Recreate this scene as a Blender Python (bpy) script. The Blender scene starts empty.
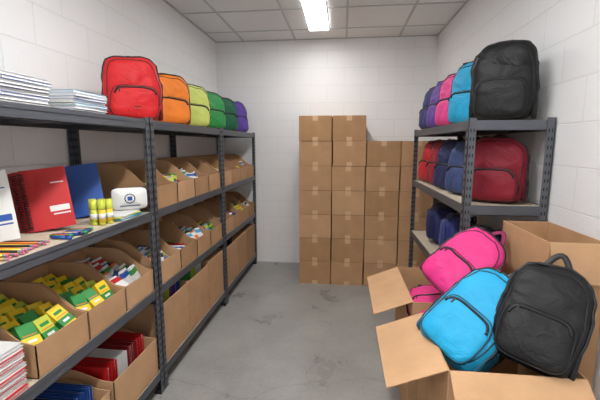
import bpy, math, random
from mathutils import Vector, Matrix, Euler, noise
random.seed(11)
R = random.uniform
try:
    bpy.context.scene.view_settings.view_transform = 'Standard'
except Exception:
    pass

# ------------------------------------------------------------------ materials
MATS = {}
def lin(c):
    return tuple(((v/255)/12.92 if v/255 <= .04045 else ((v/255+.055)/1.055)**2.4) for v in c)
def mat(name, rgb, rough=.6, metal=0, bump=0, bscale=40, var=0, vscale=6, emit=0, spec=.5, crumple=0, sheen=0):
    if name in MATS: return MATS[name]
    m = bpy.data.materials.new(name); m.use_nodes = True
    nt = m.node_tree; b = nt.nodes['Principled BSDF']
    c = lin(rgb)+(1,)
    b.inputs['Base Color'].default_value = c
    b.inputs['Roughness'].default_value = rough
    b.inputs['Metallic'].default_value = metal
    b.inputs['Specular IOR Level'].default_value = spec
    if sheen:
        b.inputs['Sheen Weight'].default_value = sheen; b.inputs['Sheen Roughness'].default_value = .4
    tc = nt.nodes.new('ShaderNodeTexCoord')
    if var:
        n = nt.nodes.new('ShaderNodeTexNoise'); n.inputs['Scale'].default_value = vscale
        n.inputs['Detail'].default_value = 5
        nt.links.new(tc.outputs['Object'], n.inputs['Vector'])
        r = nt.nodes.new('ShaderNodeValToRGB')
        r.color_ramp.elements[0].position = .3; r.color_ramp.elements[1].position = .7
        r.color_ramp.elements[0].color = tuple(v*(1-var) for v in c[:3])+(1,)
        r.color_ramp.elements[1].color = tuple(min(1, v*(1+var)) for v in c[:3])+(1,)
        nt.links.new(n.outputs['Fac'], r.inputs['Fac'])
        nt.links.new(r.outputs['Color'], b.inputs['Base Color'])
    if bump:
        n2 = nt.nodes.new('ShaderNodeTexNoise'); n2.inputs['Scale'].default_value = bscale
        n2.inputs['Detail'].default_value = 4
        if crumple: n2.inputs['Distortion'].default_value = crumple
        nt.links.new(tc.outputs['Object'], n2.inputs['Vector'])
        bp = nt.nodes.new('ShaderNodeBump'); bp.inputs['Strength'].default_value = bump
        bp.inputs['Distance'].default_value = .02
        nt.links.new(n2.outputs['Fac'], bp.inputs['Height'])
        last = bp
        if crumple:
            n3 = nt.nodes.new('ShaderNodeTexNoise'); n3.inputs['Scale'].default_value = 420; n3.inputs['Detail'].default_value = 2
            nt.links.new(tc.outputs['Object'], n3.inputs['Vector'])
            b3 = nt.nodes.new('ShaderNodeBump'); b3.inputs['Strength'].default_value = .25; b3.inputs['Distance'].default_value = .002
            nt.links.new(n3.outputs['Fac'], b3.inputs['Height']); nt.links.new(bp.outputs['Normal'], b3.inputs['Normal']); last = b3
        nt.links.new(last.outputs['Normal'], b.inputs['Normal'])
    if emit:
        b.inputs['Emission Color'].default_value = (1, .99, .975, 1)
        b.inputs['Emission Strength'].default_value = emit
    MATS[name] = m
    return m

def block_mat(name, axis):
    m = bpy.data.materials.new(name); m.use_nodes = True
    nt = m.node_tree; b = nt.nodes['Principled BSDF']
    tc = nt.nodes.new('ShaderNodeTexCoord'); s = nt.nodes.new('ShaderNodeSeparateXYZ')
    c = nt.nodes.new('ShaderNodeCombineXYZ')
    nt.links.new(tc.outputs['Object'], s.inputs[0])
    nt.links.new(s.outputs[axis], c.inputs[0]); nt.links.new(s.outputs[2], c.inputs[1])
    br = nt.nodes.new('ShaderNodeTexBrick')
    br.inputs['Scale'].default_value = 1
    br.inputs['Brick Width'].default_value = .40
    br.inputs['Row Height'].default_value = .20
    br.inputs['Mortar Size'].default_value = .004
    br.inputs['Mortar Smooth'].default_value = .6
    br.inputs['Color1'].default_value = (.855, .858, .865, 1)
    br.inputs['Color2'].default_value = (.84, .843, .85, 1)
    br.inputs['Mortar'].default_value = (.775, .778, .785, 1)
    nt.links.new(c.outputs[0], br.inputs['Vector'])
    nt.links.new(br.outputs['Color'], b.inputs['Base Color'])
    inv = nt.nodes.new('ShaderNodeMath'); inv.operation = 'SUBTRACT'; inv.inputs[0].default_value = 1
    nt.links.new(br.outputs['Fac'], inv.inputs[1])
    n = nt.nodes.new('ShaderNodeTexNoise'); n.inputs['Scale'].default_value = 60; n.inputs['Detail'].default_value = 5
    nt.links.new(tc.outputs['Object'], n.inputs['Vector'])
    ad = nt.nodes.new('ShaderNodeMath'); ad.operation = 'MULTIPLY_ADD'; ad.inputs[1].default_value = .35
    nt.links.new(n.outputs['Fac'], ad.inputs[0]); nt.links.new(inv.outputs[0], ad.inputs[2])
    bp = nt.nodes.new('ShaderNodeBump'); bp.inputs['Strength'].default_value = .42; bp.inputs['Distance'].default_value = .006
    nt.links.new(ad.outputs[0], bp.inputs['Height']); nt.links.new(bp.outputs['Normal'], b.inputs['Normal'])
    b.inputs['Roughness'].default_value = .5
    return m

def concrete_mat():
    m = bpy.data.materials.new('polished_concrete'); m.use_nodes = True
    nt = m.node_tree; b = nt.nodes['Principled BSDF']
    tc = nt.nodes.new('ShaderNodeTexCoord')
    n1 = nt.nodes.new('ShaderNodeTexNoise'); n1.inputs['Scale'].default_value = 2.4; n1.inputs['Detail'].default_value = 10; n1.inputs['Roughness'].default_value = .6
    n1.inputs['Distortion'].default_value = .2
    n2 = nt.nodes.new('ShaderNodeTexNoise'); n2.inputs['Scale'].default_value = 50; n2.inputs['Detail'].default_value = 6
    for n in (n1, n2): nt.links.new(tc.outputs['Object'], n.inputs['Vector'])
    mx = nt.nodes.new('ShaderNodeMath'); mx.operation = 'MULTIPLY_ADD'; mx.inputs[1].default_value = .35
    nt.links.new(n2.outputs['Fac'], mx.inputs[0]); nt.links.new(n1.outputs['Fac'], mx.inputs[2])
    r = nt.nodes.new('ShaderNodeValToRGB')
    r.color_ramp.elements[0].position = .45; r.color_ramp.elements[0].color = lin((140, 139, 136))+(1,)
    r.color_ramp.elements[1].position = .9; r.color_ramp.elements[1].color = lin((170, 169, 165))+(1,)
    nt.links.new(mx.outputs[0], r.inputs['Fac'])
    v = nt.nodes.new('ShaderNodeTexVoronoi'); v.feature = 'DISTANCE_TO_EDGE'; v.inputs['Scale'].default_value = .75
    w = nt.nodes.new('ShaderNodeTexNoise'); w.inputs['Scale'].default_value = 3; w.inputs['Detail'].default_value = 6
    nt.links.new(tc.outputs['Object'], w.inputs['Vector'])
    va = nt.nodes.new('ShaderNodeVectorMath'); va.operation = 'MULTIPLY_ADD'; va.inputs[1].default_value = (.4, .4, .4)
    nt.links.new(w.outputs['Color'], va.inputs[0]); nt.links.new(tc.outputs['Object'], va.inputs[2])
    nt.links.new(va.outputs[0], v.inputs['Vector'])
    cr = nt.nodes.new('ShaderNodeValToRGB')
    cr.color_ramp.elements[0].position = 0; cr.color_ramp.elements[0].color = (.78, .78, .78, 1)
    cr.color_ramp.elements[1].position = .005; cr.color_ramp.elements[1].color = (1, 1, 1, 1)
    nt.links.new(v.outputs['Distance'], cr.inputs['Fac'])
    mm = nt.nodes.new('ShaderNodeMix'); mm.data_type = 'RGBA'; mm.blend_type = 'MULTIPLY'; mm.inputs['Factor'].default_value = 1
    nt.links.new(r.outputs['Color'], mm.inputs['A']); nt.links.new(cr.outputs['Color'], mm.inputs['B'])
    nt.links.new(mm.outputs['Result'], b.inputs['Base Color'])
    rr = nt.nodes.new('ShaderNodeMapRange'); rr.inputs['To Min'].default_value = .2; rr.inputs['To Max'].default_value = .4
    nt.links.new(n1.outputs['Fac'], rr.inputs['Value']); nt.links.new(rr.outputs[0], b.inputs['Roughness'])
    return m

CARD = mat('kraft_cardboard', (188, 148, 111), .85, bump=.05, bscale=90, var=.08, vscale=9, spec=.2)
CARD2 = mat('kraft_cardboard_light', (198, 158, 120), .85, bump=.05, bscale=90, var=.08, vscale=7, spec=.2)
CARD3 = mat('kraft_cardboard_dark', (177, 138, 101), .85, bump=.05, bscale=90, var=.09, vscale=8, spec=.2)
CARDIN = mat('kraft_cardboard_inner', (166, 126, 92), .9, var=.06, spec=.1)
TAPE = mat('packing_tape', (210, 172, 132), .3)
STEEL = mat('dark_grey_steel', (92, 95, 102), .42, metal=.3, bump=.02, spec=.5)
SLOT = mat('slot_hole', (22, 23, 26), .8)
BOARD = mat('particle_board', (196, 182, 162), .75, var=.12, vscale=60, bump=.05)
WHITE = mat('white_paper', (232, 232, 230), .7)
PAGES = mat('paper_pages', (225, 226, 226), .8, var=.05, vscale=200)
BLACKZ = mat('zipper_black', (14, 14, 16), .5)
WIRE = mat('wire_spiral', (34, 34, 40), .4, metal=.2)
PAL = {
 'yellow': (240, 206, 44), 'green': (46, 140, 66), 'red': (190, 28, 32), 'blue': (30, 78, 160), 'cyan': (60, 160, 200),
 'orange': (226, 120, 40), 'purple': (92, 56, 140), 'pencil': (214, 164, 90), 'lime': (196, 204, 70), 'white': (228, 228, 226),
 'navy': (34, 42, 82), 'dkred': (140, 26, 34), 'pinkish': (220, 110, 150), 'grey': (150, 152, 158), 'black': (30, 30, 33)}
def pm(k): return mat('plastic_'+k, PAL[k], .45, var=.03)

# ------------------------------------------------------------------ mesh builder
class MB:
    def __init__(s): s.v = []; s.f = []; s.mi = []; s.ms = []; s.M = Matrix.Identity(4); s.sm = []
    def mid(s, m):
        if m not in s.ms: s.ms.append(m)
        return s.ms.index(m)
    def add(s, vs, fs, m, smooth=False):
        o = len(s.v); k = s.mid(m)
        s.v += [tuple(s.M @ Vector(p)) for p in vs]
        for f in fs: s.f.append([i+o for i in f]); s.mi.append(k); s.sm.append(smooth)
    def box(s, c, d, m, rot=None):
        x, y, z = d[0]/2, d[1]/2, d[2]/2
        vs = [Vector(p) for p in [(-x,-y,-z),(x,-y,-z),(x,y,-z),(-x,y,-z),(-x,-y,z),(x,-y,z),(x,y,z),(-x,y,z)]]
        if rot is not None:
            r = rot if isinstance(rot, Matrix) else Euler(rot).to_matrix()
            vs = [r @ p for p in vs]
        c = Vector(c)
        s.add([p+c for p in vs], [(0,3,2,1),(4,5,6,7),(0,1,5,4),(1,2,6,5),(2,3,7,6),(3,0,4,7)], m)
    def bx(s, a, b, m):
        s.box([(a[i]+b[i])/2 for i in range(3)], [abs(b[i]-a[i]) for i in range(3)], m)
    def tube(s, pts, r, m, n=8, closed=False, flat=1.0, up=None):
        pts = [Vector(p) for p in pts]; N = len(pts); vs = []; fs = []
        for i, p in enumerate(pts):
            a = pts[(i-1) % N] if (closed or i > 0) else p
            b = pts[(i+1) % N] if (closed or i < N-1) else p
            t = (b-a).normalized()
            u = Vector(up) if up else (Vector((0,0,1)) if abs(t.z) < .9 else Vector((0,1,0)))
            s1 = t.cross(u)
            if s1.length < 1e-4: s1 = t.orthogonal()
            s1.normalize(); s2 = s1.cross(t).normalized()
            for k in range(n):
                g = 2*math.pi*k/n
                vs.append(p + s1*math.cos(g)*r + s2*math.sin(g)*r*flat)
        for i in range(N if closed else N-1):
            for k in range(n):
                j = (i+1) % N
                fs.append((i*n+k, i*n+(k+1) % n, j*n+(k+1) % n, j*n+k))
        if not closed:
            fs.append(tuple(range(n))[::-1]); fs.append(tuple((N-1)*n+k for k in range(n)))
        s.add(vs, fs, m, True)
    def prism(s, poly, axis, a, b, m):
        n = len(poly)
        def P(q, t):
            if axis == 1: return (q[0], t, q[1])
            if axis == 0: return (t, q[0], q[1])
            return (q[0], q[1], t)
        vs = [P(q, a) for q in poly]+[P(q, b) for q in poly]
        fs = [tuple(range(n)), tuple(range(n, 2*n))[::-1]]
        for i in range(n):
            j = (i+1) % n; fs.append((i, i+n, j+n, j))
        s.add(vs, fs, m)
    def build(s, name, loc=(0,0,0), rot=None, bevel=0, sub=0):
        me = bpy.data.meshes.new(name)
        me.from_pydata(s.v, [], s.f)
        for m in s.ms: me.materials.append(m)
        for p, k, sm in zip(me.polygons, s.mi, s.sm): p.material_index = k; p.use_smooth = sm
        me.update()
        import bmesh
        bm = bmesh.new(); bm.from_mesh(me); bmesh.ops.recalc_face_normals(bm, faces=bm.faces); bm.to_mesh(me); bm.free()
        ob = bpy.data.objects.new(name, me); bpy.context.scene.collection.objects.link(ob)
        ob.location = loc
        if rot is not None:
            ob.rotation_euler = rot.to_euler() if isinstance(rot, Matrix) else Euler(rot)
        if bevel:
            b = ob.modifiers.new('bevel', 'BEVEL'); b.width = bevel; b.segments = 2; b.limit_method = 'ANGLE'
        return ob

# ------------------------------------------------------------------ room
XL, XR, YB, YF, ZC = -1.55, 1.05, 4.56, -1.7, 2.73
def slab(name, a, b, m):
    o = MB(); o.bx(a, b, m); return o.build(name)
slab('floor', (XL-.1, YF-.1, -.1), (XR+.1, YB+.1, 0), concrete_mat())
slab('wall_left', (XL-.1, YF, 0), (XL, YB, ZC), block_mat('painted_block_left', 1))
slab('wall_right', (XR, YF, 0), (XR+.1, YB, ZC), block_mat('painted_block_right', 1))
slab('wall_back', (XL-.1, YB, 0), (XR+.1, YB+.1, ZC), block_mat('painted_block_back', 0))
slab('wall_front', (XL-.1, YF-.1, 0), (XR+.1, YF, ZC), block_mat('painted_block_front', 0))
c = MB()
TILE = mat('ceiling_tile', (228, 229, 230), .9, bump=.25, bscale=120, var=.04, vscale=150)
GRID = mat('ceiling_grid_metal', (184, 186, 188), .5)
c.bx((XL-.1, YF-.1, ZC), (XR+.1, YB+.1, ZC+.08), TILE)
gx = [-1.2, -.58, .02, .62]; gy = [4.18-.61*i for i in range(10)]
for x in gx: c.bx((x-.011, YF, ZC-.006), (x+.011, YB, ZC+.001), GRID)
for y in gy: c.bx((XL, y-.011, ZC-.005), (XR, y+.011, ZC+.001), GRID)
for a, b in (((XL, YF), (XL+.02, YB)), ((XR-.02, YF), (XR, YB)), ((XL, YB-.02), (XR, YB))):
    c.bx((a[0], a[1], ZC-.008), (b[0], b[1], ZC+.001), GRID)
c.build('ceiling')
LENS = mat('fluorescent_lens', (255, 255, 255), .4, emit=22)
LENS2 = mat('fluorescent_lens_bright', (255, 255, 255), .4, emit=49)
FR = mat('fixture_frame', (235, 235, 235), .4)
for i, y1 in enumerate((4.14, 1.76, -.07)):
    f = MB(); y0 = y1-1.18; xa, xb = -.385, -.155
    f.bx((xa, y0, ZC-.035), (xa+.015, y1, ZC-.006), FR); f.bx((xb-.015, y0, ZC-.035), (xb, y1, ZC-.006), FR)
    f.bx((xa+.015, y0, ZC-.035), (xb-.015, y0+.015, ZC-.006), FR); f.bx((xa+.015, y1-.015, ZC-.035), (xb-.015, y1, ZC-.006), FR)
    f.bx((xa+.015, y0+.015, ZC-.028), (xb-.015, y1-.015, ZC-.008), LENS if i == 0 else LENS2)
    f.build('ceiling_light')

# ------------------------------------------------------------------ shelving
def shelving(name, x0, x1, y0, y1, decks, H):
    o = MB(); p = .038; t = .003; bh = .048
    for sx, X in ((1, x0), (-1, x1)):
        for sy, Y in ((1, y0), (-1, y1)):
            o.bx((X, Y, 0), (X+sx*t, Y+sy*p, H), STEEL)
            o.bx((X, Y, 0), (X+sx*p, Y+sy*t, H), STEEL)
            o.bx((X, Y, 0), (X+sx*(p+.006), Y+sy*(p+.006), .012), SLOT)
            z = .06
            while z < H-.03:
                for off in (.012, .027):
                    o.box((X, Y+sy*off, z), (.0015, .006, .018), SLOT)
                    o.box((X+sx*off, Y, z), (.006, .0015, .018), SLOT)
                    o.box((X+sx*t, Y+sy*off, z), (.0015, .006, .018), SLOT)
                    o.box((X+sx*off, Y+sy*t, z), (.006, .0015, .018), SLOT)
                z += .042
    for d in decks:
        e = t+.001
        for X, s in ((x0+e, 1), (x1-e, -1)):
            o.bx((X, y0+e, d-bh), (X+s*.004, y1-e, d+.004), STEEL)
            o.bx((X, y0+e, d-bh), (X+s*.03, y1-e, d-bh+.003), STEEL)
            o.bx((X, y0+e, d-.018), (X+s*.03, y1-e, d-.015), STEEL)
        for Y, s in ((y0+e, 1), (y1-e, -1)):
            o.bx((x0+e, Y, d-bh), (x1-e, Y+s*.004, d+.004), STEEL)
            o.bx((x0+e, Y, d-bh), (x1-e, Y+s*.03, d-bh+.003), STEEL)
        o.bx((x0+.009, y0+.009, d-.014), (x1-.009, y1-.009, d), BOARD)
        for k in (1, 2):
            Y = y0+(y1-y0)*k/3
            o.bx((x0+.01, Y-.015, d-.035), (x1-.01, Y+.015, d-.0145), STEEL)
    return o.build(name)
LD = [.14, .655, 1.12, 1.635]
LX0, LX1 = -1.54, -1.07
for a, b in ((.77, 1.985), (1.99, 3.235), (3.24, 4.49)):
    shelving('steel_shelving_unit', LX0, LX1, a, b, LD, 1.65)
RD = [.12, .72, 1.185, 1.62]
RX0, RX1 = .63, 1.04
shelving('steel_shelving_unit', RX0, RX1, 1.99, 3.45, RD, 1.635)

# ------------------------------------------------------------------ cartons
def closed_carton(loc, w, d, h, rz=0):
    o = MB(); C = random.choice([CARD, CARD, CARD2, CARD3])
    o.bx((-w/2, -d/2, 0), (w/2, d/2, h-.004), C)
    o.bx((-w/2+.001, -d/2+.001, h-.004), (w/2-.001, -.0015, h), C)
    o.bx((-w/2+.001, .0015, h-.004), (w/2-.001, d/2-.001, h), C)
    o.bx((-.028, -d/2-.0008, h-.05), (.028, -d/2, h), TAPE)
    o.bx((-.028, -d/2-.0008, 0), (.028, -d/2, .04), TAPE)
    return o.build('cardboard_box', loc, (0, 0, rz), bevel=.005)
bw, bh = .343, .257
for r in (0, 1):
    yc = 3.86+.165+r*.335
    for ci in range(4):
        n = 7 if ci < 2 else 6
        for k in range(n):
            closed_carton((-.283+ci*(bw+.004)+R(-.003, .003), yc+R(-.006, .004), k*bh+.0005), bw-.007, .326, bh-.003, R(-.012, .012))

def carton(name, x0, x1, y0, y1, z0, z1, flaps, tape=None):
    o = MB(); t = .006
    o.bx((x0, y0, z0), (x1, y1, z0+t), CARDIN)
    o.bx((x0, y0, z0), (x0+t, y1, z1), CARD); o.bx((x1-t, y0, z0), (x1, y1, z1), CARD)
    o.bx((x0+t, y0, z0), (x1-t, y0+t, z1), CARD); o.bx((x0+t, y1-t, z0), (x1-t, y1, z1), CARD)
    for s, (L, ang) in flaps.items():
        a = math.radians(ang); cx, cy = (x0+x1)/2, (y0+y1)/2
        h = L/2
        if s == 'left':  o.box((x0-math.cos(a)*h, cy, z1-math.sin(a)*h), (L, y1-y0-.006, .005), CARD2, (0, -a, 0))
        if s == 'right': o.box((x1+math.cos(a)*h, cy, z1-math.sin(a)*h), (L, y1-y0-.006, .005), CARD2, (0, a, 0))
        if s == 'front': o.box((cx, y0-math.cos(a)*h, z1-math.sin(a)*h), (x1-x0-.006, L, .005), CARD2, (a, 0, 0))
        if s == 'back':  o.box((cx, y1+math.cos(a)*h, z1-math.sin(a)*h), (x1-x0-.006, L, .005), CARD2, (-a, 0, 0))
    return o.build(name, bevel=.0015)
carton('open_cardboard_box', .37, .81, 1.21, 1.655, .001, .74, {'left': (.22, 22), 'front': (.21, 38)})
carton('open_cardboard_box', .37, .615, 1.86, 2.42, .001, .70, {'left': (.21, 22)})
closed_carton((.928, 1.735, .001), .21, .40, .50)
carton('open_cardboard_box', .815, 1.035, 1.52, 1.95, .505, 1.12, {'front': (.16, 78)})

def bin_(x1, y0, w, d, hb, hf, z):
    o = MB(); t = .004; x0 = x1-d; C = random.choice([CARD, CARD2, CARD3])
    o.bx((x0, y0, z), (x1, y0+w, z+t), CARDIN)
    o.bx((x0, y0, z), (x0+t, y0+w, z+hb), C)
    o.bx((x1-t, y0, z), (x1, y0+w, z+hf), C)
    prof = [(x0, z), (x1, z), (x1, z+hf)]
    for k in range(1, 7):
        f = k/6; xx = x1-.02-(d*.5)*f; s = f*f*(3-2*f)
        prof.append((xx, z+hf+(hb-hf)*s))
    prof.append((x0, z+hb))
    o.prism(prof, 1, y0, y0+t, C); o.prism(prof, 1, y0+w-t, y0+w, C)
    return o.build('cardboard_bin')

def item_box(o, c, d, rot, m1, m2=None, kind=0):
    r = Euler(rot).to_matrix(); c = Vector(c)
    o.box(c, d, m1, r)
    if m2 and kind == 'crayon':
        o.box(c-r @ Vector((0, 0, d[2]*.2)), (d[0]+.0012, d[1]+.0012, d[2]*.32), m2, r)
        o.box(c+r @ Vector((d[0]*.5, 0, d[2]*.22)), (.001, d[1]*.62, d[2]*.13), pm('green'), r)
        o.box(c+r @ Vector((d[0]*.5+.0004, 0, -d[2]*.2)), (.001, d[1]*.5, d[2]*.10), pm('white'), r)
        o.box(c+r @ Vector((d[0]*.5+.0004, 0, d[2]*.04)), (.001, d[1]*.8, d[2]*.04), pm('orange'), r)
    elif m2:
        o.box(c+r @ Vector((0, 0, d[2]*.22)), (d[0]+.001, d[1]+.001, d[2]*.3), m2, r)
def contents(kind, x1, y0, w, d, z, hf):
    o = MB(); xa, xb, ya, yb = x1-d+.02, x1-.02, y0+.02, y0+w-.02
    nm = {'crayon': 'crayon_boxes', 'marker': 'marker_packs', 'pencil': 'pencil_pile', 'mixed': 'school_supply_packs'}[kind]
    if kind in ('crayon', 'mixed', 'marker'):
        o.bx((xa, ya, z+.006), (xb, yb, z+hf*.5), pm('yellow') if kind == 'crayon' else pm('grey'))
        nx, ny = 6, 3
        for i in range(nx):
            for j in range(ny):
                mg = .036 if kind == 'crayon' else .04
                cx = xa+.06+(xb-xa-.12)*i/(nx-1); cy = ya+mg+(yb-ya-2*mg)*j/(ny-1)
                cz = z+hf*.5+.052+R(-.004, .014)+.035*(1-i/(nx-1))
                if kind == 'crayon':
                    m1, m2 = random.choice([('yellow', 'green'), ('yellow', 'green'), ('yellow', 'green'), ('yellow', 'lime'), ('lime', 'green'), ('green', 'yellow')])
                    item_box(o, (cx, cy, cz), (.026, .066, .108), (R(-.18, .18), R(-.85, -.55), R(-.2, .2)), pm(m1), pm(m2), 'crayon')
                elif kind == 'marker':
                    m1, m2 = random.choice([('white', 'blue'), ('white', 'cyan'), ('white', 'red'), ('orange', 'white'), ('white', 'green')])
                    item_box(o, (cx, cy, cz), (.022, .066, .10), (R(-.2, .2), R(-1.1, -.4), R(-.4, .4)), pm(m1), pm(m2))
                else:
                    m1 = random.choice(['white', 'white', 'red', 'blue', 'yellow', 'green', 'grey', 'cyan', 'black', 'orange'])
                    item_box(o, (cx, cy, cz-.01), (.022, R(.04, .066), R(.06, .10)), (R(-.3, .3), R(-1.2, -.3), R(-.6, .6)), pm(m1), pm(random.choice(['white', 'lime', 'red', 'navy'])))
    else:
        o.bx((xa, ya, z+.006), (xb, yb, z+hf*.6), pm('grey'))
        for i in range(80):
            cx, cy = R(xa+.1, xb-.06), R(ya+.03, yb-.03); a = R(-.35, .35); L = .085
            cz = z+hf*.6+R(.006, .06)*(1.3-(cx-xa)/(xb-xa))
            dv = Vector((math.cos(a), math.sin(a)*.6, R(-.25, .1)))*L*.8
            k = random.choice(['pencil', 'pencil', 'red', 'white', 'white', 'blue', 'black', 'green', 'lime', 'orange'])
            p = Vector((cx, cy, cz)); q0 = p-dv; q1 = p+dv
            for q in (q0, q1): q.x = min(max(q.x, xa), xb); q.y = min(max(q.y, ya), yb)
            o.tube([q0, q1], .005, pm(k), 6)
    return o.build(nm)

XB = -1.085; BD = .42
def row(z, y0, w, n, hb, hf, kinds, gap=.006):
    for i in range(n):
        y = y0+i*(w+gap)
        bin_(XB, y, w, BD, hb, hf, z+.001)
        contents(kinds[i % len(kinds)], XB, y, w, BD, z, hf)
row(1.12, 2.04, .285, 4, .27, .135, ['pencil', 'mixed', 'marker', 'pencil'])
row(1.12, 3.29, .285, 4, .27, .135, ['mixed', 'pencil', 'mixed', 'marker'])
row(.655, 1.12, .275, 3, .25, .13, ['crayon', 'crayon', 'marker'])
row(.655, 2.04, .285, 4, .27, .14, ['mixed', 'pencil', 'marker', 'mixed'])
row(.655, 3.29, .285, 4, .27, .14, ['pencil', 'mixed', 'crayon', 'mixed'])

def folders(name, x0, x1, y0, y1, z0, h, cols, n):
    o = MB()
    for i in range(n):
        y = y0+(y1-y0)*(i+.5)/n
        k = cols[int(i/n*len(cols))]
        L = x1-x0-R(.0, .02); hh = h-R(0, .015)
        o.box(((x0+x1)/2, y, z0+hh/2+.002), (L, .0025, hh), pm(k), (R(-.01, .01), R(-.01, .01), R(-.012, .012)))
        o.box(((x0+x1)/2, y+.0035, z0+hh/2+.002), (L-.006, .0035, hh-.006), PAGES, None)
    return o.build(name)
def bottom_box(y0, w, hf, hb):
    bin_(XB, y0, w, .43, hb, hf, .141)
bottom_box(1.10, .40, .20, .24); folders('blue_folders', XB-.37, XB-.06, 1.13, 1.47, .146, .25, ['blue', 'navy', 'blue'], 22)
bottom_box(1.53, .42, .22, .27); folders('red_notebooks', XB-.37, XB-.05, 1.56, 1.91, .146, .27, ['red', 'white', 'dkred', 'red'], 22)
carton('open_cardboard_box', XB-.43, XB, 2.04, 2.44, .141, .53, {})
folders('purple_folders', XB-.38, XB-.04, 2.07, 2.40, .148, .43, ['purple', 'lime', 'purple', 'blue'], 18)
carton('open_cardboard_box', XB-.43, XB, 2.45, 2.83, .141, .53, {})
folders('green_folders', XB-.38, XB-.04, 2.48, 2.78, .148, .41, ['green', 'lime', 'white'], 16)
closed_carton((XB-.215, 3.02, .141), .43, .36, .40)
carton('open_cardboard_box', XB-.43, XB, 3.30, 3.68, .141, .53, {})
folders('purple_folders', XB-.38, XB-.04, 3.33, 3.64, .148, .415, ['purple', 'navy'], 16)
closed_carton((XB-.215, 3.88, .141), .43, .37, .38)
closed_carton((XB-.215, 4.265, .141), .43, .37, .38)

# ------------------------------------------------------------------ stationery
def book_stack(x, y, z, n, cover, lx=.27, ly=.21, th=.0125, name='notebook_stack'):
    o = MB(); zz = 0
    for i in range(n):
        dx, dy, r = R(-.006, .006), R(-.006, .006), R(-.03, .03)
        k = cover[i % len(cover)]
        o.box((dx, dy, zz+.0008), (lx, ly, .0014), pm(k), (0, 0, r))
        o.box((dx, dy, zz+th/2), (lx-.006, ly-.005, th-.0032), PAGES, (0, 0, r))
        o.box((dx, dy, zz+th-.0009), (lx, ly, .0014), pm(k), (0, 0, r))
        zz += th+.0004
    return o.build(name, (x, y, z+.0005))
book_stack(-1.23, 1.21, 1.636, 8, ['navy', 'white', 'blue', 'white'])
book_stack(-1.23, 1.55, 1.636, 7, ['blue', 'white', 'cyan', 'white'])
book_stack(-1.23, .93, 1.636, 8, ['navy', 'white'])
book_stack(-1.215, .975, .656, 13, ['red', 'white', 'white', 'red', 'white'], lx=.25)

def spiral_book(name, col, loc, rz, lean, n=1, label='white', w=.17, h=.27, roll=.12):
    o = MB()
    for k in range(n):
        yy = k*.017; sx = k*.026
        o.bx((-w/2-sx, yy-.001, 0), (w/2-sx, yy+.0004, h), pm(col))
        o.bx((-w/2+.004-sx, yy+.0006, .003), (w/2-.003-sx, yy+.009, h-.003), PAGES)
        o.bx((-w/2-sx, yy+.0092, 0), (w/2-sx, yy+.0104, h), pm(col))
        z = .012
        while z < h-.008:
            o.tube([(-w/2+.003-sx+.0095*math.cos(t), yy+.0037+.0095*math.sin(t), z) for t in [i*math.pi/4 for i in range(8)]], .0027, WIRE, 5, closed=True)
            z += .0105
    if label:
        o.bx((.01, -.0016, .06), (.075, -.0011, .066), pm(label)); o.bx((.0, -.0017, .075), (.075, -.0012, .10), pm(label))
        o.bx((.02, -.0016, .20), (.07, -.0011, .205), pm(label))
    r = Matrix.Rotation(rz, 3, 'Z') @ Matrix.Rotation(-lean, 3, 'X') @ Matrix.Rotation(-roll, 3, 'Y')
    return o.build(name, Vector(loc)+Vector((0, 0, w/2*math.sin(roll))), r)
ph = math.radians
spiral_book('spiral_notebook', 'red', (-1.265, 1.47, 1.124), ph(34), .2, 4)
spiral_book('spiral_notebook', 'blue', (-1.315, 1.765, 1.124), ph(34), .2, 4, label=None)
spiral_book('spiral_notebook', 'white', (-1.30, 1.21, 1.124), ph(34), .2, 4, label='blue')
o = MB()
for i, (dx, dy) in enumerate(((0, 0), (.036, .006), (.012, .04), (.048, .046), (-.028, .03))):
    o.tube([(dx, dy, 0), (dx, dy, .012)], .0145, pm('lime'), 14); o.tube([(dx, dy, .012), (dx, dy, .075)], .0155, pm('yellow') if i % 2 else pm('lime'), 14)
    o.tube([(dx, dy, .03), (dx, dy, .055)], .0158, pm('white'), 14)
    o.tube([(dx, dy, .075), (dx, dy, .083), (dx, dy, .120)], .0162, pm('lime'), 14)
o.build('glue_sticks', (-1.175, 1.615, 1.121))
o = MB()
for i in range(18):
    y = .0+i*.011+R(-.002, .002); zz = .005+(i % 2)*.0075
    k = ['pencil', 'yellow', 'pencil', 'orange', 'pencil', 'black'][i % 6]
    x0 = R(-.01, .01); a = R(-.01, .01)
    o.tube([(x0-.085, y, zz), (x0+.07, y+a, zz)], .0045, pm(k), 6)
    o.tube([(x0+.07, y+a, zz), (x0+.082, y+a, zz)], .0047, pm('grey'), 6)
    o.tube([(x0+.082, y+a, zz), (x0+.088, y+a, zz)], .0044, pm('pinkish'), 6)
    o.tube([(x0-.085, y, zz), (x0-.094, y, zz)], .0028, pm('pencil'), 6); o.tube([(x0-.094, y, zz), (x0-.099, y, zz)], .0012, pm('black'), 6)
o.build('pencil_bundle', (-1.185, 1.06, 1.121), (0, 0, ph(6)))
o = MB()
for i in range(9):
    a = R(-.5, .5); x, y = R(-.015, .015), i*.018; k = ['blue', 'green', 'red', 'blue', 'yellow', 'purple'][i % 6]
    d = Vector((math.cos(a), math.sin(a), 0))*.045; p = Vector((x, y, .008))
    o.tube([p-d, p+d*.5], .0065, pm(k), 8); o.tube([p+d*.5, p+d], .0072, pm(['blue', 'navy', 'green'][i % 3]), 8)
o.build('marker_pens', (-1.135, 1.34, 1.121), (0, 0, .1))
o = MB()
for i in range(5):
    o.box((R(-.01, .01), R(-.01, .01), .003+i*.005), (.14, .20, .0045), pm(['white', 'cyan', 'white', 'lime', 'white'][i]), (0, 0, R(-.15, .15)))
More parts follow.
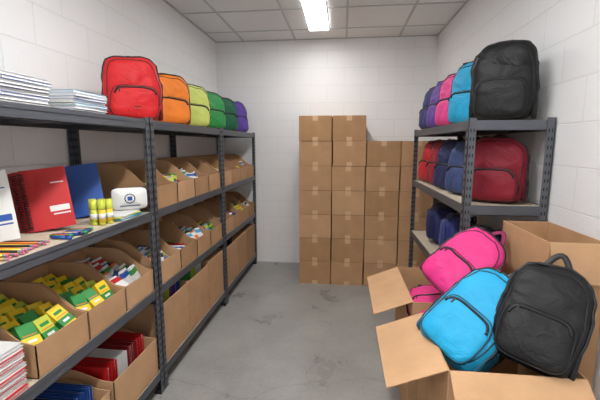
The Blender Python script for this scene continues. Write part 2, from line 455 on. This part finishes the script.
o.build('index_card_packs', (-1.17, 1.80, 1.121), (0, 0, .1))
o = MB(); vs = []; fs = []; NU, NV = 28, 10
for j in range(NV+1):
    v = j/NV*2-1
    for i in range(NU):
        t = 2*math.pi*i/NU; k = (1-abs(v)**3)**(1/3)*.12+.88 if abs(v) < 1 else .0
        x = .09*math.copysign(abs(math.cos(t))**.35, math.cos(t)); z = .06*math.copysign(abs(math.sin(t))**.35, math.sin(t))
        vs.append((x*k, .022*v, z*k+.06))
for j in range(NV):
    for i in range(NU): fs.append((j*NU+i, j*NU+(i+1) % NU, (j+1)*NU+(i+1) % NU, (j+1)*NU+i))
o.add(vs, fs, WHITE, True)
o.tube([(-.085, 0, .118), (.085, 0, .118)], .003, pm('navy'), 6)
o.tube([(.025*math.cos(t), -.0225, .062+.025*math.sin(t)) for t in [i*math.pi/8 for i in range(16)]], .0028, pm('navy'), 6, closed=True)
o.bx((-.012, -.0245, .052), (.012, -.0215, .073), pm('blue')); o.bx((-.05, -.0235, .02), (.05, -.0215, .025), pm('navy'))
o.build('pencil_pouch', (-1.165, 1.90, 1.1485), (0, 0, ph(36)))

# ------------------------------------------------------------------ backpacks
def orient(up, front):
    z = Vector(up).normalized(); f = Vector(front); f = (f-f.dot(z)*z).normalized()
    y = -f; x = y.cross(z)
    return Matrix((x, y, z)).transposed()
def backpack(rgb, name='backpack', loc=None, center=None, rot=None, W=.31, H=.38, D=.19, sag=1.0, handle=.03, seed=0, strap=True):
    o = MB()
    key = '_'.join(map(str, rgb))
    dark = max(rgb) < 60
    F = mat('nylon_'+key, rgb, .5 if dark else .55, bump=.6, bscale=9, var=.07, vscale=10, spec=.3, crumple=1.2, sheen=.02 if dark else .08)
    F2 = mat('nylon_dark_'+key, tuple(int(v*.6) for v in rgb), .7)
    ZP = mat('zip_'+key, tuple(int(v*.38) for v in rgb), .5)
    sd = Vector((seed*3.1, seed*1.7, seed*.9))
    def sg(c, e): return math.copysign(abs(c)**e, c)
    def shell(W_, H_, D_, cx, cy, z0, nt=3.6, nb=5.0, m=3.4, taper=.0, amp=.012):
        def P(t, v, grow=0):
            ct, st = math.cos(t), math.sin(t); n = nt if st > 0 else nb
            k = sg(math.cos(v), 2/m); yy = sg(math.sin(v), 2/m)
            x = W_/2*sg(ct, 2/n)*k; z = H_/2*sg(st, 2/n)*k+H_/2
            zf = z/H_
            x *= 1+.05*math.sin(math.pi*min(1, max(0, 1-zf)))-.05*zf
            df = 1-taper*max(0, zf)**2
            y = D_/2*yy*df
            p = Vector((x+cx, y+cy, z+z0))
            q = p*8+sd
            nrm = Vector((x, y*1.4, z-H_/2)).normalized()
            a = amp*sag*min(1, (z+.01)/.05)
            fold = (1-abs(noise.noise(Vector((q.x*1.1, q.y, q.z*2.0))))*2.4)
            fold = max(0, fold)**2
            p += nrm*(noise.noise(q)*a+(fold-.35)*a*.55+noise.noise(q*3.1)*a*.25+grow)
            p.z = max(p.z, 0.0005) if z0 < .03 else p.z
            return p
        return P
    def skin(P, nu, nv, m):
        vs = []; fs = []
        for j in range(nv+1):
            v = -math.pi/2+math.pi*j/nv
            for i in range(nu): vs.append(P(2*math.pi*i/nu, v))
        for j in range(nv):
            for i in range(nu): fs.append((j*nu+i, j*nu+(i+1) % nu, (j+1)*nu+(i+1) % nu, (j+1)*nu+i))
        o.add(vs, fs, m, True)
    body = shell(W, H, D, 0, 0, 0, taper=.30)
    skin(body, 80, 40, F)
    pk = shell(W*.80, H*.50, D*.42, 0, -D*.43, H*.04, nt=5, nb=5, m=3.0, taper=.35, amp=.008)
    skin(pk, 60, 24, F)
    o.tube([pk(math.radians(a), math.radians(-34), .0015) for a in range(12, 169, 5)], .0058, BLACKZ, 6)
    o.tube([pk(math.radians(a), math.radians(-8), .0012) for a in range(0, 360, 6)], .003, ZP, 6, closed=True)
    o.tube([body(math.radians(a), math.radians(-12), .0015) for a in range(-25, 206, 4)], .0058, BLACKZ, 6)
    o.tube([body(math.radians(a), math.radians(-38), .0006) for a in range(0, 360, 5)], .003, ZP, 6, closed=True)
    o.tube([body(math.radians(a), math.radians(38), .0006) for a in range(0, 360, 5)], .003, F2, 6, closed=True)
    p = pk(math.radians(120), math.radians(-34), .004); o.box(p+Vector((0, -.004, -.014)), (.007, .003, .03), BLACKZ)
    p = body(math.radians(100), math.radians(-12), .004); o.box(p+Vector((0, -.008, -.004)), (.02, .014, .006), BLACKZ)
    p = pk(math.radians(90), math.radians(-60))
    o.box(Vector((0, p.y-.002, H*.20)), (.05, .004, .022), F2)
    hy = D*.22; S = BLACKZ if strap == 'black' else F2
    o.tube([(-.045+.09*i/10, hy, H-.012+handle*math.sin(math.pi*i/10)*1.5) for i in range(11)], .011, S, 8, flat=.35, up=(0, 1, 0))
    for s in (-1, 1):
        pts = []
        for i in range(13):
            f = i/12
            pts.append((s*(.045+.055*math.sin(math.pi*f*.9)+.03*f), D*.40+.03*math.sin(math.pi*f), H*.9-(H*.82)*f))
        o.tube(pts, .024, S, 8, flat=.28, up=(0, 1, 0))
    for s in (-1, 1):
        sp = shell(.022, H*.34, D*.62, s*W*.485, .008, H*.03, nt=6, nb=6, m=3, amp=.003)
        skin(sp, 24, 12, F2)
    if rot is None: rot = Matrix.Identity(3)
    if center is not None: loc = Vector(center)-rot @ Vector((0, 0, H/2))
    return o.build(name, loc, rot)
def rz(a): return Matrix.Rotation(math.radians(a), 3, 'Z')

T = 1.637
for i, (c, x, y, a, H) in enumerate([
    ((196, 28, 34), -1.235, 2.12, 38, .365), ((234, 130, 46), -1.245, 2.56, 52, .35), ((196, 208, 108), -1.25, 2.98, 56, .345),
    ((44, 136, 70), -1.255, 3.42, 58, .35), ((22, 90, 62), -1.255, 3.84, 60, .35), ((90, 64, 150), -1.255, 4.27, 60, .355)]):
    backpack(c, loc=(x, y, T), rot=rz(a), H=H, W=.32 if i else .31, D=.18, seed=i, handle=.012)
T = 1.622
for i, (c, x, y, a, H, W) in enumerate([
    ((22, 22, 25), .845, 2.15, -32, .405, .305), ((36, 156, 200), .80, 2.47, -62, .38, .29), ((222, 66, 138), .785, 2.765, -70, .37, .275),
    ((98, 66, 152), .78, 3.04, -73, .36, .265), ((44, 50, 104), .775, 3.31, -76, .35, .265)]):
    backpack(c, loc=(x, y, T), rot=rz(a), H=H, W=W, D=.18, seed=i+10, handle=.012)
T = 1.187
for i, (c, x, y, a, H, W) in enumerate([
    ((126, 22, 40), .845, 2.16, -32, .355, .30), ((60, 74, 116), .80, 2.46, -66, .35, .27), ((36, 44, 84), .785, 2.74, -72, .345, .26),
    ((150, 30, 50), .785, 3.02, -75, .345, .26), ((184, 34, 46), .78, 3.29, -78, .345, .26)]):
    backpack(c, loc=(x, y, T), rot=rz(a), H=H, W=W, D=.18, seed=i+20, handle=.012)
T = .722
for i, (c, x, y) in enumerate([((46, 52, 104), .81, 2.24), ((52, 60, 120), .81, 2.66), ((40, 46, 92), .81, 3.08)]):
    r = orient((.15, 1, 0), (-1, .15, 0))
    backpack(c, center=(x, y, T+.155), rot=r, H=.36, W=.29, D=.2, seed=i+30, handle=.012)

backpack((220, 50, 130), center=(.60, 1.82, .925), rot=orient((.66, .05, .70), (-.5, -.6, .55)), W=.28, H=.37, D=.15, seed=41, handle=.04)
backpack((216, 50, 126), center=(.49, 2.0, .62), rot=orient((.1, .9, .25), (-.2, -.2, .9)), W=.22, H=.32, D=.14, seed=44)
backpack((34, 162, 210), center=(.535, 1.45, .825), rot=orient((.66, .2, .66), (-.55, -.6, .55)), W=.28, H=.41, D=.145, sag=.8, seed=42, handle=.05, strap='black')
backpack((22, 22, 25), center=(.72, 1.345, .89), rot=orient((.36, .3, .85), (-.45, -.8, .38)), W=.265, H=.375, D=.14, sag=.8, seed=43, handle=.045, strap='black')

# ------------------------------------------------------------------ camera
cam = bpy.data.cameras.new('camera'); co = bpy.data.objects.new('camera', cam)
bpy.context.scene.collection.objects.link(co)
cam.sensor_width = 36; cam.lens = 370/600*36; cam.clip_start = .02
th = math.atan(55/370); ps = math.atan(43*math.cos(th)/370)
co.location = (0, 0, 1.5); co.rotation_euler = (math.pi/2-th, 0, ps)
bpy.context.scene.camera = co
w = bpy.data.worlds.new('world'); bpy.context.scene.world = w; w.use_nodes = True
w.node_tree.nodes['Background'].inputs[0].default_value = (.8, .85, .9, 1); w.node_tree.nodes['Background'].inputs[1].default_value = .3
